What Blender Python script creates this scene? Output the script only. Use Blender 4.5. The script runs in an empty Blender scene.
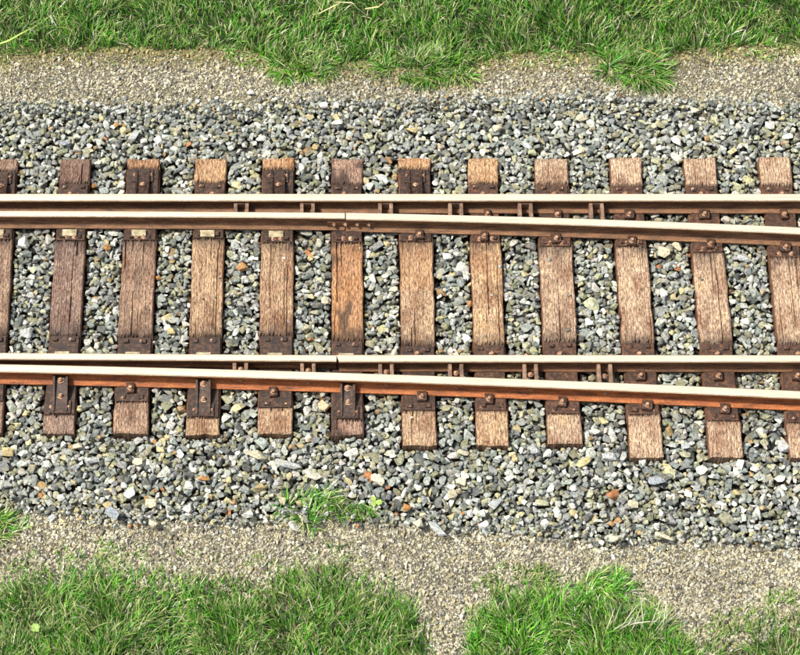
import bpy, bmesh, math, random
import numpy as np
from mathutils import Matrix, Vector, Quaternion

random.seed(7)
rng = np.random.default_rng(11)
scene = bpy.context.scene
col = scene.collection

# ------------------------------------------------------------------ camera
TH = math.radians(61.0)          # how far the lens looks below the horizon
F = 2284.0                       # focal length in pixels of an 800 px wide frame
PX0, PY0 = 331.0, 327.5          # optical axis in that frame (the photo is a crop)
RAILZ = 0.165                    # rail head above the plate seats (z = 0)
HC = 15.9                        # lens above the rail heads
D = HC / math.sin(TH)
CAM = Vector((0.0, -D * math.cos(TH), RAILZ + HC))
cd = bpy.data.cameras.new("camera")
cam = bpy.data.objects.new("camera", cd)
col.objects.link(cam)
cam.location = CAM
cam.rotation_euler = (math.pi / 2 - TH, 0, 0)
cd.sensor_width = 36.0
cd.lens = F / 800.0 * 36.0
cd.shift_x = (400.0 - PX0) / 800.0
cd.clip_end = 2000.0
scene.camera = cam

# ------------------------------------------------------------------ light
SUN_EL = math.radians(60)
SUN_AZ = math.radians(-90)       # from the left, along the track
world = bpy.data.worlds.new("World")
scene.world = world
world.use_nodes = True
wn = world.node_tree.nodes
wl = world.node_tree.links
wn.clear()
sky = wn.new("ShaderNodeTexSky")
sky.sky_type = 'NISHITA'
sky.sun_disc = False
sky.sun_elevation = SUN_EL
sky.sun_rotation = SUN_AZ
sky.dust_density = 4.0
sky.air_density = 1.0
sky.ozone_density = 1.0
hs = wn.new("ShaderNodeHueSaturation")
hs.inputs["Saturation"].default_value = 0.45
bg = wn.new("ShaderNodeBackground")
bg.inputs["Strength"].default_value = 0.085
wo = wn.new("ShaderNodeOutputWorld")
wl.new(sky.outputs[0], hs.inputs["Color"])
wl.new(hs.outputs[0], bg.inputs["Color"])
wl.new(bg.outputs[0], wo.inputs["Surface"])

sd = bpy.data.lights.new("sun", 'SUN')
sd.energy = 3.3
sd.angle = math.radians(8)
sd.color = (1.0, 0.95, 0.86)
sun = bpy.data.objects.new("sun", sd)
col.objects.link(sun)
to_sun = Vector((math.sin(SUN_AZ) * math.cos(SUN_EL), math.cos(SUN_AZ) * math.cos(SUN_EL), math.sin(SUN_EL)))
sun.rotation_euler = to_sun.to_track_quat('Z', 'Y').to_euler()
sun.location = (0, 0, 12)

vs = scene.view_settings
vs.view_transform = 'Standard'
vs.look = 'None'
vs.exposure = 0.8
vs.gamma = 1.0
vs.use_curve_mapping = False
scene.render.engine = 'CYCLES'
scene.cycles.use_denoising = True
scene.cycles.max_bounces = 5
scene.cycles.diffuse_bounces = 2


# ------------------------------------------------------------------ layout helpers
def P(px, py, z=0.0):
    """photo pixel -> (x, y) on the level plane z"""
    dx = (px - PX0) / F
    v = (PY0 - py) / F
    ry = math.cos(TH) + v * math.sin(TH)
    rz = -math.sin(TH) + v * math.cos(TH)
    t = (z - CAM.z) / rz
    return dx * t, CAM.y + ry * t


def line(pts, z):
    """photo polyline -> function Y(X) on plane z"""
    w = np.array([P(a, b, z) for a, b in pts])
    return lambda x: np.interp(x, w[:, 0], w[:, 1])


_perm = rng.random((256, 256))


def vnoise(x, y, s=1.0, seed=0):
    """value noise 0..1, feature size s"""
    x = np.asarray(x, float) / s + seed * 17.3 + 500
    y = np.asarray(y, float) / s + seed * 9.7 + 500
    xi = np.floor(x).astype(int)
    yi = np.floor(y).astype(int)
    fx = x - xi
    fy = y - yi
    fx = fx * fx * (3 - 2 * fx)
    fy = fy * fy * (3 - 2 * fy)
    g = lambda a, b: _perm[a & 255, b & 255]
    return (g(xi, yi) * (1 - fx) + g(xi + 1, yi) * fx) * (1 - fy) + (g(xi, yi + 1) * (1 - fx) + g(xi + 1, yi + 1) * fx) * fy


def fbm(x, y, s, seed=0):
    return (vnoise(x, y, s, seed) + .5 * vnoise(x, y, s / 2, seed + 1) + .25 * vnoise(x, y, s / 4, seed + 2)) / 1.75


def smooth(t):
    t = np.clip(t, 0, 1)
    return t * t * (3 - 2 * t)


# ------------------------------------------------------------------ object helpers
def tag(o, label=None, cat=None, group=None, kind=None):
    if label: o["label"] = label
    if cat: o["category"] = cat
    if group: o["group"] = group
    if kind: o["kind"] = kind
    return o


def link(name, me, parent=None, loc=(0, 0, 0), rot=None):
    o = bpy.data.objects.new(name, me)
    col.objects.link(o)
    o.location = loc
    if rot is not None: o.rotation_euler = rot
    if parent is not None: o.parent = parent
    return o


def empty(name, loc, rz=0):
    o = link(name, None, None, loc, (0, 0, rz))
    o.empty_display_size = .1
    return o


def np_mesh(name, verts, loops, starts, totals, mat, colors=None, smooth_shade=False):
    me = bpy.data.meshes.new(name)
    me.vertices.add(len(verts))
    me.vertices.foreach_set("co", np.ascontiguousarray(verts, dtype=np.float32).ravel())
    me.loops.add(len(loops))
    me.loops.foreach_set("vertex_index", np.ascontiguousarray(loops, dtype=np.int32))
    me.polygons.add(len(starts))
    me.polygons.foreach_set("loop_start", np.ascontiguousarray(starts, dtype=np.int32))
    me.polygons.foreach_set("loop_total", np.ascontiguousarray(totals, dtype=np.int32))
    me.update(calc_edges=True)
    if colors is not None:
        a = me.color_attributes.new("tint", 'FLOAT_COLOR', 'POINT')
        c = np.ones((len(verts), 4), np.float32)
        c[:, :3] = colors
        a.data.foreach_set("color", c.ravel())
    me.polygons.foreach_set("use_smooth", np.full(len(starts), smooth_shade, dtype=bool))
    if mat: me.materials.append(mat)
    return me


def box(bm, x0, x1, y0, y1, z0, z1, mi=0):
    vsx = [bm.verts.new((x, y, z)) for z in (z0, z1) for y in (y0, y1) for x in (x0, x1)]
    for f in ((0, 2, 3, 1), (4, 5, 7, 6), (0, 1, 5, 4), (2, 6, 7, 3), (0, 4, 6, 2), (1, 3, 7, 5)):
        fc = bm.faces.new([vsx[i] for i in f])
        fc.material_index = mi
    return vsx


def prism(bm, poly, axis, a, b):
    """polygon of (u, v) extruded along axis 'x' from a to b (u = y, v = z)"""
    lo = [bm.verts.new((a, u, v)) for u, v in poly]
    hi = [bm.verts.new((b, u, v)) for u, v in poly]
    n = len(poly)
    bm.faces.new(lo)
    bm.faces.new(hi[::-1])
    for i in range(n):
        bm.faces.new((lo[i], hi[i], hi[(i + 1) % n], lo[(i + 1) % n]))


def finish(bm, name, mats, bevel=0.0):
    bmesh.ops.recalc_face_normals(bm, faces=bm.faces[:])
    if bevel:
        bmesh.ops.bevel(bm, geom=bm.edges[:], offset=bevel, segments=1, affect='EDGES', profile=.5)
    me = bpy.data.meshes.new(name)
    bm.to_mesh(me)
    bm.free()
    for m in (mats if isinstance(mats, (list, tuple)) else [mats]):
        me.materials.append(m)
    return me


# ------------------------------------------------------------------ materials
def new_mat(name):
    m = bpy.data.materials.new(name)
    m.use_nodes = True
    nt = m.node_tree
    b = nt.nodes["Principled BSDF"]
    return m, nt, nt.nodes, nt.links, b


def ramp(nodes, stops):
    r = nodes.new("ShaderNodeValToRGB")
    e = r.color_ramp.elements
    while len(e) < len(stops): e.new(0.5)
    for el, (p, c) in zip(e, stops):
        el.position = p
        el.color = (c[0], c[1], c[2], 1)
    return r


def noise(nodes, links, src, scale, detail=4, rough=.6, mapscale=None):
    t = nodes.new("ShaderNodeTexNoise")
    t.inputs["Scale"].default_value = scale
    t.inputs["Detail"].default_value = detail
    t.inputs["Roughness"].default_value = rough
    if mapscale:
        mp = nodes.new("ShaderNodeMapping")
        mp.inputs["Scale"].default_value = mapscale
        links.new(src, mp.inputs["Vector"])
        src = mp.outputs[0]
    links.new(src, t.inputs["Vector"])
    return t


def mixc(nodes, links, a, b, fac, mode='MIX'):
    m = nodes.new("ShaderNodeMix")
    m.data_type = 'RGBA'
    m.blend_type = mode
    for sock, v in ((m.inputs[6], a), (m.inputs[7], b), (m.inputs[0], fac)):
        if isinstance(v, (int, float)):
            sock.default_value = v
        elif isinstance(v, tuple):
            sock.default_value = (v[0], v[1], v[2], 1)
        else:
            links.new(v, sock)
    return m.outputs[2]


def bump(nodes, links, bsdf, height, strength=.5, dist=.01):
    b = nodes.new("ShaderNodeBump")
    b.inputs["Strength"].default_value = strength
    b.inputs["Distance"].default_value = dist
    links.new(height, b.inputs["Height"])
    links.new(b.outputs[0], bsdf.inputs["Normal"])


def stone_mat(name, from_object, scale=60, rough=.8):
    m, nt, n, l, b = new_mat(name)
    geo = n.new("ShaderNodeNewGeometry")
    if from_object:
        src = n.new("ShaderNodeObjectInfo").outputs["Color"]
    else:
        a = n.new("ShaderNodeAttribute")
        a.attribute_name = "tint"
        src = a.outputs["Color"]
    t = noise(n, l, geo.outputs["Position"], scale, 5, .65)
    r = ramp(n, [(.32, (.38, .38, .37)), (.47, (.92, .92, .92)), (.68, (1.5, 1.5, 1.5))])
    l.new(t.outputs["Fac"], r.inputs[0])
    c = mixc(n, l, src, r.outputs[0], 1.0, 'MULTIPLY')
    t2 = noise(n, l, geo.outputs["Position"], scale * .35, 2, .5)
    r2 = ramp(n, [(.52, (0, 0, 0)), (.72, (.45, .45, .45))])
    l.new(t2.outputs["Fac"], r2.inputs[0])
    c = mixc(n, l, c, (.36, .31, .17), r2.outputs[0])
    l.new(c, b.inputs["Base Color"])
    b.inputs["Roughness"].default_value = rough
    b.inputs["Specular IOR Level"].default_value = .35
    bump(n, l, b, t.outputs["Fac"], .5, .006)
    return m


M_STONE = stone_mat("crushed_stone", False)
M_STONE_OBJ = stone_mat("crushed_stone_single", True)
M_GRIT = stone_mat("fine_grit", False, 120)


def make_grass_mat():
    m, nt, n, l, b = new_mat("grass_blade")
    a = n.new("ShaderNodeAttribute")
    a.attribute_name = "tint"
    l.new(a.outputs["Color"], b.inputs["Base Color"])
    b.inputs["Roughness"].default_value = .5
    b.inputs["Specular IOR Level"].default_value = .45
    tr = n.new("ShaderNodeBsdfTranslucent")
    l.new(a.outputs["Color"], tr.inputs["Color"])
    mx = n.new("ShaderNodeMixShader")
    mx.inputs[0].default_value = .2
    l.new(b.outputs[0], mx.inputs[1])
    l.new(tr.outputs[0], mx.inputs[2])
    l.new(mx.outputs[0], n["Material Output"].inputs["Surface"])
    return m


M_GRASS = make_grass_mat()


def make_ground_mat():
    m, nt, n, l, b = new_mat("sandy_soil")
    geo = n.new("ShaderNodeNewGeometry")
    a = n.new("ShaderNodeAttribute")
    a.attribute_name = "tint"
    t = noise(n, l, geo.outputs["Position"], 70, 6, .8)
    r = ramp(n, [(.35, (.2, .19, .18)), (.5, (.9, .9, .9)), (.65, (2.0, 1.95, 1.8))])
    l.new(t.outputs["Fac"], r.inputs[0])
    c = mixc(n, l, a.outputs["Color"], r.outputs[0], 1.0, 'MULTIPLY')
    l.new(c, b.inputs["Base Color"])
    b.inputs["Roughness"].default_value = .95
    bump(n, l, b, t.outputs["Fac"], .8, .015)
    return m


M_GROUND = make_ground_mat()


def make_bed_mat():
    m, nt, n, l, b = new_mat("ballast_dirt_gap_shade")
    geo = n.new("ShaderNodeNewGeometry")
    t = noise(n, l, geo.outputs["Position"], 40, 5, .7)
    r = ramp(n, [(.3, (.010, .009, .008)), (.6, (.032, .029, .024)), (.8, (.08, .075, .062))])  # near-black: shade of the gaps between stones put into the dirt colour
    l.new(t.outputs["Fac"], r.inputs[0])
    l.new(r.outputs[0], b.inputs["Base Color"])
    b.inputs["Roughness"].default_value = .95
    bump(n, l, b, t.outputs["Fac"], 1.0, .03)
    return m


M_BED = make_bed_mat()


def make_wood():
    m, nt, n, l, b = new_mat("weathered_timber")
    tc = n.new("ShaderNodeTexCoord")
    oi = n.new("ShaderNodeObjectInfo")
    off = n.new("ShaderNodeVectorMath")
    off.operation = 'ADD'
    sc = n.new("ShaderNodeVectorMath")
    sc.operation = 'SCALE'
    l.new(oi.outputs["Location"], sc.inputs[0])
    sc.inputs["Scale"].default_value = 7.3
    l.new(tc.outputs["Object"], off.inputs[0])
    l.new(sc.outputs[0], off.inputs[1])
    src = off.outputs[0]
    grain = noise(n, l, src, 1.0, 5, .75, (110, 22, 50))
    fine = noise(n, l, src, 1.0, 3, .7, (170, 75, 90))
    patch = noise(n, l, src, 1.0, 3, .55, (7, 3.5, 5))
    r = ramp(n, [(.33, (.10, .085, .075)), (.43, (.5, .46, .42)), (.52, (.95, .93, .9)), (.66, (1.7, 1.66, 1.58))])
    l.new(grain.outputs["Fac"], r.inputs[0])
    c = mixc(n, l, oi.outputs["Color"], r.outputs[0], 1.0, 'MULTIPLY')
    rf = ramp(n, [(.34, (.3, .27, .26)), (.5, (1, 1, 1)), (.66, (1.5, 1.48, 1.44))])
    l.new(fine.outputs["Fac"], rf.inputs[0])
    c = mixc(n, l, c, rf.outputs[0], .8, 'MULTIPLY')
    rp = ramp(n, [(.35, (.62, .5, .45)), (.55, (1.02, 1, 1)), (.75, (1.3, 1.22, 1.05))])
    l.new(patch.outputs["Fac"], rp.inputs[0])
    c = mixc(n, l, c, rp.outputs[0], .9, 'MULTIPLY')
    # creosote and oil soaked into the wood beside the plates
    a = n.new("ShaderNodeAttribute")
    a.attribute_name = "tint"
    sp = n.new("ShaderNodeSeparateColor")
    l.new(a.outputs["Color"], sp.inputs[0])
    c = mixc(n, l, c, mixc(n, l, (.50, .255, .105), r.outputs[0], 1.0, 'MULTIPLY'), sp.outputs["Blue"])
    c = mixc(n, l, c, (.028, .022, .020), sp.outputs["Red"])
    # rusty reddish flanks
    c = mixc(n, l, c, (.11, .038, .016), sp.outputs["Green"])
    l.new(c, b.inputs["Base Color"])
    b.inputs["Roughness"].default_value = .85
    b.inputs["Specular IOR Level"].default_value = .3
    bump(n, l, b, grain.outputs["Fac"], .8, .012)
    return m


M_WOOD = make_wood()


def make_rust(name, c0, c1, c2, scale=25, stretch=(1, 6, 6), rough=.7, metal=0.0):
    m, nt, n, l, b = new_mat(name)
    geo = n.new("ShaderNodeNewGeometry")
    t = noise(n, l, geo.outputs["Position"], scale * .2, 6, .7, stretch)
    t2 = noise(n, l, geo.outputs["Position"], scale * 5, 4, .7)
    r = ramp(n, [(.28, c0), (.5, c1), (.72, c2)])
    l.new(t.outputs["Fac"], r.inputs[0])
    r2 = ramp(n, [(.33, (.3, .28, .27)), (.5, (1, 1, 1)), (.68, (1.55, 1.45, 1.35))])
    l.new(t2.outputs["Fac"], r2.inputs[0])
    c = mixc(n, l, r.outputs[0], r2.outputs[0], .9, 'MULTIPLY')
    l.new(c, b.inputs["Base Color"])
    b.inputs["Roughness"].default_value = rough
    b.inputs["Metallic"].default_value = metal
    bump(n, l, b, t2.outputs["Fac"], .5, .004)
    return m


M_RUST_ORANGE = make_rust("orange_rail_rust", (.05, .018, .008), (.32, .095, .024), (.50, .18, .05))
M_RUST_BROWN = make_rust("brown_rail_rust", (.035, .020, .012), (.18, .086, .038), (.32, .16, .075))
M_PLATE = make_rust("oily_chair_rust", (.007, .005, .004), (.036, .020, .013), (.18, .08, .04), 60, (3, 3, 3), .45, .2)
M_PLATE_RED = make_rust("red_chair_rust", (.009, .006, .005), (.055, .026, .015), (.22, .095, .045), 60, (3, 3, 3), .6, .1)
M_BOLT = make_rust("bolt_rust", (.10, .05, .03), (.36, .20, .12), (.62, .46, .31), 60, (2, 2, 2), .45, .15)
M_BLOCK = make_rust("spacer_iron", (.035, .022, .015), (.19, .11, .07), (.36, .24, .16), 40, (2, 2, 2), .65)
M_SLIDE = make_rust("greased_slide", (.06, .045, .03), (.38, .33, .20), (.62, .56, .40), 50, (2, 2, 2), .4, .1)


def make_polish():
    m, nt, n, l, b = new_mat("polished_rail_head")
    geo = n.new("ShaderNodeNewGeometry")
    t = noise(n, l, geo.outputs["Position"], 2.2, 7, .7, (1, 45, 1))
    r = ramp(n, [(.3, (.42, .355, .255)), (.48, (.56, .495, .38)), (.7, (.64, .58, .465))])
    l.new(t.outputs["Fac"], r.inputs[0])
    t2 = noise(n, l, geo.outputs["Position"], 30, 4, .7, (1, 3, 1))
    r2 = ramp(n, [(.60, (0, 0, 0)), (.75, (.75, .75, .75))])
    l.new(t2.outputs["Fac"], r2.inputs[0])
    c = mixc(n, l, r.outputs[0], (.42, .30, .19), r2.outputs[0])
    l.new(c, b.inputs["Base Color"])
    b.inputs["Metallic"].default_value = .2
    b.inputs["Roughness"].default_value = .5
    return m


M_POLISH = make_polish()
M_MARGIN = make_rust("dull_head_margin", (.26, .17, .10), (.46, .36, .25), (.60, .52, .40), 40, (1, 8, 8), .5, .2)

# ------------------------------------------------------------------ plan of the place
GRIT_Z = -0.10
X_MIN, X_MAX = -4.0, 5.2          # strip that carries stones, grit and grass
top_edge = line([(-250, 110), (0, 111), (60, 107), (100, 109), (150, 112), (200, 111), (260, 110), (300, 104), (400, 107), (450, 104), (520, 102),
                 (600, 99), (640, 104), (700, 107), (760, 107), (800, 111), (1100, 110)], GRIT_Z)
bot_edge = line([(-250, 505), (0, 508), (50, 515), (80, 512), (110, 520), (130, 526), (160, 521), (200, 521), (240, 527), (290, 521), (330, 519),
                 (400, 525), (440, 530), (500, 532), (560, 535), (600, 545), (650, 545), (690, 540), (750, 545), (800, 548), (1100, 550)], GRIT_Z)
grass_top = line([(-250, 56), (0, 56), (60, 52), (120, 50), (200, 50), (250, 53), (275, 66), (320, 70), (360, 64), (400, 70), (440, 73), (475, 68), (500, 55), (590, 55), (610, 64), (650, 66), (672, 56), (740, 48), (800, 46), (1100, 46)], -.06)

pat_left = line([(-250, 600), (0, 592), (40, 578), (90, 568), (150, 574), (220, 582), (260, 582), (300, 576), (340, 572), (375, 586), (408, 608), (428, 640), (440, 700), (1100, 1200)], GRIT_Z)
pat_mid = line([(-250, 1200), (440, 720), (464, 655), (476, 615), (500, 594), (540, 594), (565, 606), (592, 590), (620, 596), (645, 612), (668, 630), (690, 655), (720, 720), (1100, 1200)], GRIT_Z)
pat_right = line([(-250, 1200), (670, 720), (690, 665), (715, 645), (745, 632), (780, 622), (800, 618), (1100, 600)], GRIT_Z)

# sleepers: top end centre x, y, bottom end centre x, y (photo), width m, upper plate outer/inner y, lower plate inner/outer y, braces, tone
SL = [
    (-65, 158.5, -85, 432, .25, 185, 241, 337, 402, '', (.34, .24, .175)),
    (2.3, 158.5, -14, 432, .25, 173, 240, 337, 402, 'T', (.31, .22, .165)),
    (75.5, 158.5, 58.3, 433, .25, 185, 241, 337, 415, 'B', (.27, .195, .16)),
    (143.8, 158.5, 130.2, 433, .275, 170, 241, 338.5, 402, 'T', (.34, .24, .175)),
    (211, 158.5, 202.2, 434, .26, 184, 239, 338, 418, 'B', (.43, .305, .20)),
    (278.3, 158, 275.2, 433.5, .27, 171, 243, 337, 408, 'T', (.43, .305, .20)),
    (347, 158.5, 347.7, 434.5, .255, 186, 243, 342, 420, 'B', (.34, .235, .18)),
    (414.5, 158, 420, 445, .27, 171, 242, 347, 411, 'T', (.44, .32, .215)),
    (482.7, 158.5, 492.8, 445, .25, 185, 243, 346, 411, '', (.48, .345, .22)),
    (551, 158.5, 565.3, 443.5, .27, 186, 247, 343, 414, '', (.45, .335, .24)),
    (625.4, 157.5, 647, 457, .26, 187, 247, 344, 415, '', (.49, .365, .26)),
    (699.6, 158, 727, 457, .26, 187, 253, 345, 421, '', (.47, .35, .25)),
    (774.5, 156.5, 807, 457, .26, 187, 258, 346, 423, '', (.49, .365, .26)),
    (850, 156.5, 886, 457, .26, 187, 262, 346, 426, '', (.44, .31, .23)),
]
WOODZ = 0.022
SLEEPERS = []
WARM = {6: lambda X, V: smooth((.45 - np.abs(V)) / .12) * (.4 + .6 * fbm(X, V, .3, 5)),
        3: lambda X, V: .4 * smooth((V - .8) / .1), 4: lambda X, V: .25 * smooth((V - .7) / .1), 5: lambda X, V: .4 * smooth((V - .8) / .1),
        7: lambda X, V: .45 * smooth((V - .8) / .1) + .3 * smooth((.25 - np.abs(V - .25)) / .1),
        8: lambda X, V: .25 * smooth((V - .65) / .1) + .2 * smooth((.2 - np.abs(V - .25)) / .1)}
for s in SL:
    t = P(s[0], s[1], WOODZ)
    b_ = P(s[2], s[3], WOODZ)
    cx, cy = (t[0] + b_[0]) / 2, (t[1] + b_[1]) / 2
    L = math.hypot(t[0] - b_[0], t[1] - b_[1])
    rz = math.atan2(-(t[0] - b_[0]), t[1] - b_[1])
    SLEEPERS.append(dict(cx=cx, cy=cy, L=L, rz=rz, W=s[4], soak=(1.0 if len(SLEEPERS) == 6 else .4), warm=(WARM.get(len(SLEEPERS)) or (lambda X, V: 0 * X)), plates=[P(400, q, 0)[1] - cy for q in s[5:9]], brace=s[9], tone=s[10], end=(t, b_)))


# rails: centre lines at head height, as smooth functions Y(X)
def fit(pts, deg):
    w = np.array([P(a, b, RAILZ) for a, b in pts])
    p = np.polyfit(w[:, 0], w[:, 1], deg)
    return lambda x: np.polyval(p, x)


r_stock_far = fit([(0, 197.2), (800, 197.2)], 1)
r_blade_far = fit([(-100, 213.6), (0, 213.7), (155, 213.95), (310, 215.1), (345, 215.6)], 2)
r_clos_far = fit([(346, 215.9), (410, 217.2), (510, 219.7), (610, 222.8), (700, 226.2), (800, 230.6)], 2)
r_blade_near = fit([(0, 355.8), (110, 356.6), (200, 357.1), (310, 357.9), (337, 358.1)], 1)
r_clos_near = fit([(338, 358.1), (800, 358.4)], 1)
r_stock_near = fit([(0, 367.65), (110, 370.3), (200, 372.6), (310, 375.4), (400, 378.4), (510, 382.0), (610, 386.2), (700, 390.3), (800, 394.7)], 2)
XJ_FAR = P(345.4, 215, RAILZ)[0]
XJ_NEAR = P(337, 358, RAILZ)[0]


# ------------------------------------------------------------------ ground
def inside_bed(x, y):
    """>0 inside the ballast, metres from its nearer edge"""
    return np.minimum(top_edge(x) - y, y - bot_edge(x))


def ground_z(x, y):
    d = inside_bed(x, y)
    z = GRIT_Z + .03 * (fbm(x, y, .5, 3) - .5) + .05 * smooth((y - grass_top(x)) / .5)
    return z - .2 * smooth((d - .02) / .14)


def axis(lo, hi, step, far):
    a = np.arange(lo, hi + step, step)
    outer = far * np.array([.12, .2, .35, .6, 1.0])
    return np.concatenate([lo - outer[::-1], a, hi + outer])


def grid_faces(nx, ny):
    i, j = np.meshgrid(np.arange(nx - 1), np.arange(ny - 1), indexing='ij')
    a = (i * ny + j).ravel()
    return np.stack([a, a + ny, a + ny + 1, a + 1], 1)


gx = axis(-4.6, 5.8, .07, 90)
gy = axis(-4.6, 5.0, .07, 90)
GX, GY = np.meshgrid(gx, gy, indexing='ij')
GZ = ground_z(GX, GY)
far_m = np.clip((np.maximum(np.abs(GX) - 6, np.abs(GY) - 5)) / 20, 0, 1)
GZ = GZ * (1 - far_m) - .12 * far_m
sand = np.array([.17, .15, .105])
moss = np.array([.17, .15, .055])
soil = np.array([.028, .040, .010])
turf = np.array([.085, .15, .03])
n1 = fbm(GX, GY, .35, 5)[..., None]
dt = (GY - grass_top(GX))[..., None]
gc = sand * (.8 + .4 * n1)
moss_m = smooth((dt + .18 + .25 * (n1 - .5)) / .2)
gc = gc * (1 - .7 * moss_m) + moss * .7 * moss_m
sm = smooth((dt - .02) / .12)
gc = gc * (1 - sm) + soil * sm
nb = smooth(((P(400, 600, GRIT_Z)[1] - GY)[..., None] + .5 * (n1 - .5)) / .5)
gc = gc * (1 - .75 * nb) + (soil * 1.6) * .75 * nb
fm = far_m[..., None]
gc = gc * (1 - fm) + turf * fm
q = grid_faces(len(gx), len(gy))
me = np_mesh("ground", np.stack([GX, GY, GZ], -1).reshape(-1, 3), q.ravel(), np.arange(len(q)) * 4, np.full(len(q), 4), M_GROUND, gc.reshape(-1, 3), True)
ground = link("ground", me)
tag(ground, "sandy ground with grass verges along the railway", None, None, "structure")

# ------------------------------------------------------------------ ballast bed
end_top = max(s['end'][0][1] for s in SLEEPERS)


def ballast_top(x, y):
    """level the stones are filled up to"""
    d = inside_bed(x, y)
    crib = -.035 + .03 * (fbm(x, y, .3, 8) - .5)
    return np.where(d > 0, np.minimum(crib, -.095 + .16 * np.clip(d, 0, 1) ** .8), -1.0)


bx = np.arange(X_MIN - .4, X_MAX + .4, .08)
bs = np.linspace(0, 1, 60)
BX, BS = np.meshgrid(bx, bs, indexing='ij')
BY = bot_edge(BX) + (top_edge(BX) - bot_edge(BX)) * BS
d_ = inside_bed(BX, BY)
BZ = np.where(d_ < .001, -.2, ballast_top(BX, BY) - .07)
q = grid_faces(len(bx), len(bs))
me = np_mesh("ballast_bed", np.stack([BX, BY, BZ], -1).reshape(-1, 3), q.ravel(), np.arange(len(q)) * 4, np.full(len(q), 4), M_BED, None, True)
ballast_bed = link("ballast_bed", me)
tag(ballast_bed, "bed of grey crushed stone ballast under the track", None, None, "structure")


# stone shapes: angular convex lumps
def hull_shape(npts, power, seed):
    r = np.random.default_rng(seed)
    p = r.normal(size=(npts, 3))
    p /= np.linalg.norm(p, axis=1)[:, None]
    p = np.sign(p) * np.abs(p) ** power
    p /= np.abs(p).max(axis=0)
    p *= r.uniform(.82, 1.0, (npts, 1))
    p *= .5
    bm = bmesh.new()
    for c in p: bm.verts.new(c)
    res = bmesh.ops.convex_hull(bm, input=bm.verts[:])
    bmesh.ops.delete(bm, geom=[v for v in bm.verts if not v.link_faces], context='VERTS')
    bmesh.ops.triangulate(bm, faces=bm.faces[:])
    bmesh.ops.recalc_face_normals(bm, faces=bm.faces[:])
    bm.verts.index_update()
    v = np.array([a.co[:] for a in bm.verts])
    f = np.array([[a.index for a in fc.verts] for fc in bm.faces])
    bm.free()
    return v, f


HULLS = [hull_shape(random.randint(11, 17), random.uniform(.7, 1.0), 100 + i) for i in range(48)]
HULL_ME = []
for k, (v, f) in enumerate(HULLS):
    HULL_ME.append(np_mesh("ballast_stone", v, f.ravel(), np.arange(len(f)) * 3, np.full(len(f), 3), M_STONE_OBJ))

CELL = .006
NXC = int((X_MAX - X_MIN) / CELL)
Y_LO = float(np.min(bot_edge(np.linspace(X_MIN, X_MAX, 50)))) - .15
Y_HI = float(np.max(top_edge(np.linspace(X_MIN, X_MAX, 50)))) + .15
NYC = int((Y_HI - Y_LO) / CELL)
cxs = X_MIN + (np.arange(NXC) + .5) * CELL
cys = Y_LO + (np.arange(NYC) + .5) * CELL
CX, CY = np.meshgrid(cxs, cys, indexing='ij')
TOP = ballast_top(CX, CY).astype(np.float32)
outside = TOP < -.5
GZc = ground_z(CX, CY).astype(np.float32)
HGT = np.where(outside, GZc, TOP - .07).astype(np.float32)
# a thin scatter of strays on the grit beside the bed
dd = inside_bed(CX, CY)
stray = outside & (dd > -.10) & (fbm(CX, CY, .09, 21) > .56 - .9 * dd * -1 * 0 + 1.6 * np.abs(dd))
TOP = np.where(outside, np.where(stray, GZc + .02, -1), TOP)
OBST = np.zeros((NXC, NYC), bool)
for s in SLEEPERS:
    c, sn = math.cos(-s['rz']), math.sin(-s['rz'])
    lx = (CX - s['cx']) * c - (CY - s['cy']) * sn
    ly = (CX - s['cx']) * sn + (CY - s['cy']) * c
    OBST |= (np.abs(lx) < s['W'] / 2 + .002) & (np.abs(ly) < s['L'] / 2 + .002)
IDM = np.full((NXC, NYC), -1, np.int32)


class Variant:
    pass


def variant(k, quat, sc):
    o = Variant()
    v, f = HULLS[k]
    R = np.array(quat.to_matrix())
    w = (v * np.array(sc)) @ R.T
    o.k, o.q, o.s, o.v, o.f = k, quat, sc, w, f
    rx = int(math.ceil(np.abs(w[:, 0]).max() / CELL))
    ry = int(math.ceil(np.abs(w[:, 1]).max() / CELL))
    o.rx, o.ry = rx, ry
    X, Y = np.meshgrid(np.arange(-rx, rx + 1) * CELL, np.arange(-ry, ry + 1) * CELL, indexing='ij')
    a, b, c = w[f[:, 0]], w[f[:, 1]], w[f[:, 2]]
    n = np.cross(b - a, c - a)
    n /= np.linalg.norm(n, axis=1)[:, None] + 1e-12
    flip = np.sign((n * a).sum(1))
    n *= flip[:, None]
    dn = (n * a).sum(1)
    up = n[:, 2] > .02
    lo = n[:, 2] < -.02
    side = ~(up | lo)
    zu = ((dn[up][:, None, None] - n[up, 0][:, None, None] * X - n[up, 1][:, None, None] * Y) / n[up, 2][:, None, None]).min(0)
    zl = ((dn[lo][:, None, None] - n[lo, 0][:, None, None] * X - n[lo, 1][:, None, None] * Y) / n[lo, 2][:, None, None]).max(0)
    o.mask = zu > zl
    o.U = np.where(o.mask, zu, -9).astype(np.float32)
    o.Lw = np.where(o.mask, zl, 9).astype(np.float32)
    o.umax = float(zu[o.mask].max()) if o.mask.any() else 0
    return o


def flat_quat():
    """lumps come to rest more or less on a broad side"""
    q = Quaternion((0, 0, 1), random.uniform(0, 2 * math.pi))
    t = Quaternion((random.gauss(0, 1), random.gauss(0, 1), 0.001), random.gauss(0, .45))
    return t @ q


VARS = []
for i in range(700):
    dsz = min(.125, max(.03, random.lognormvariate(math.log(.058), .34)))
    sc = (dsz * random.uniform(1.0, 1.35), dsz * random.uniform(.75, 1.0), dsz * random.uniform(.5, .8))
    VARS.append(variant(random.randrange(48), flat_quat(), sc))

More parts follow.
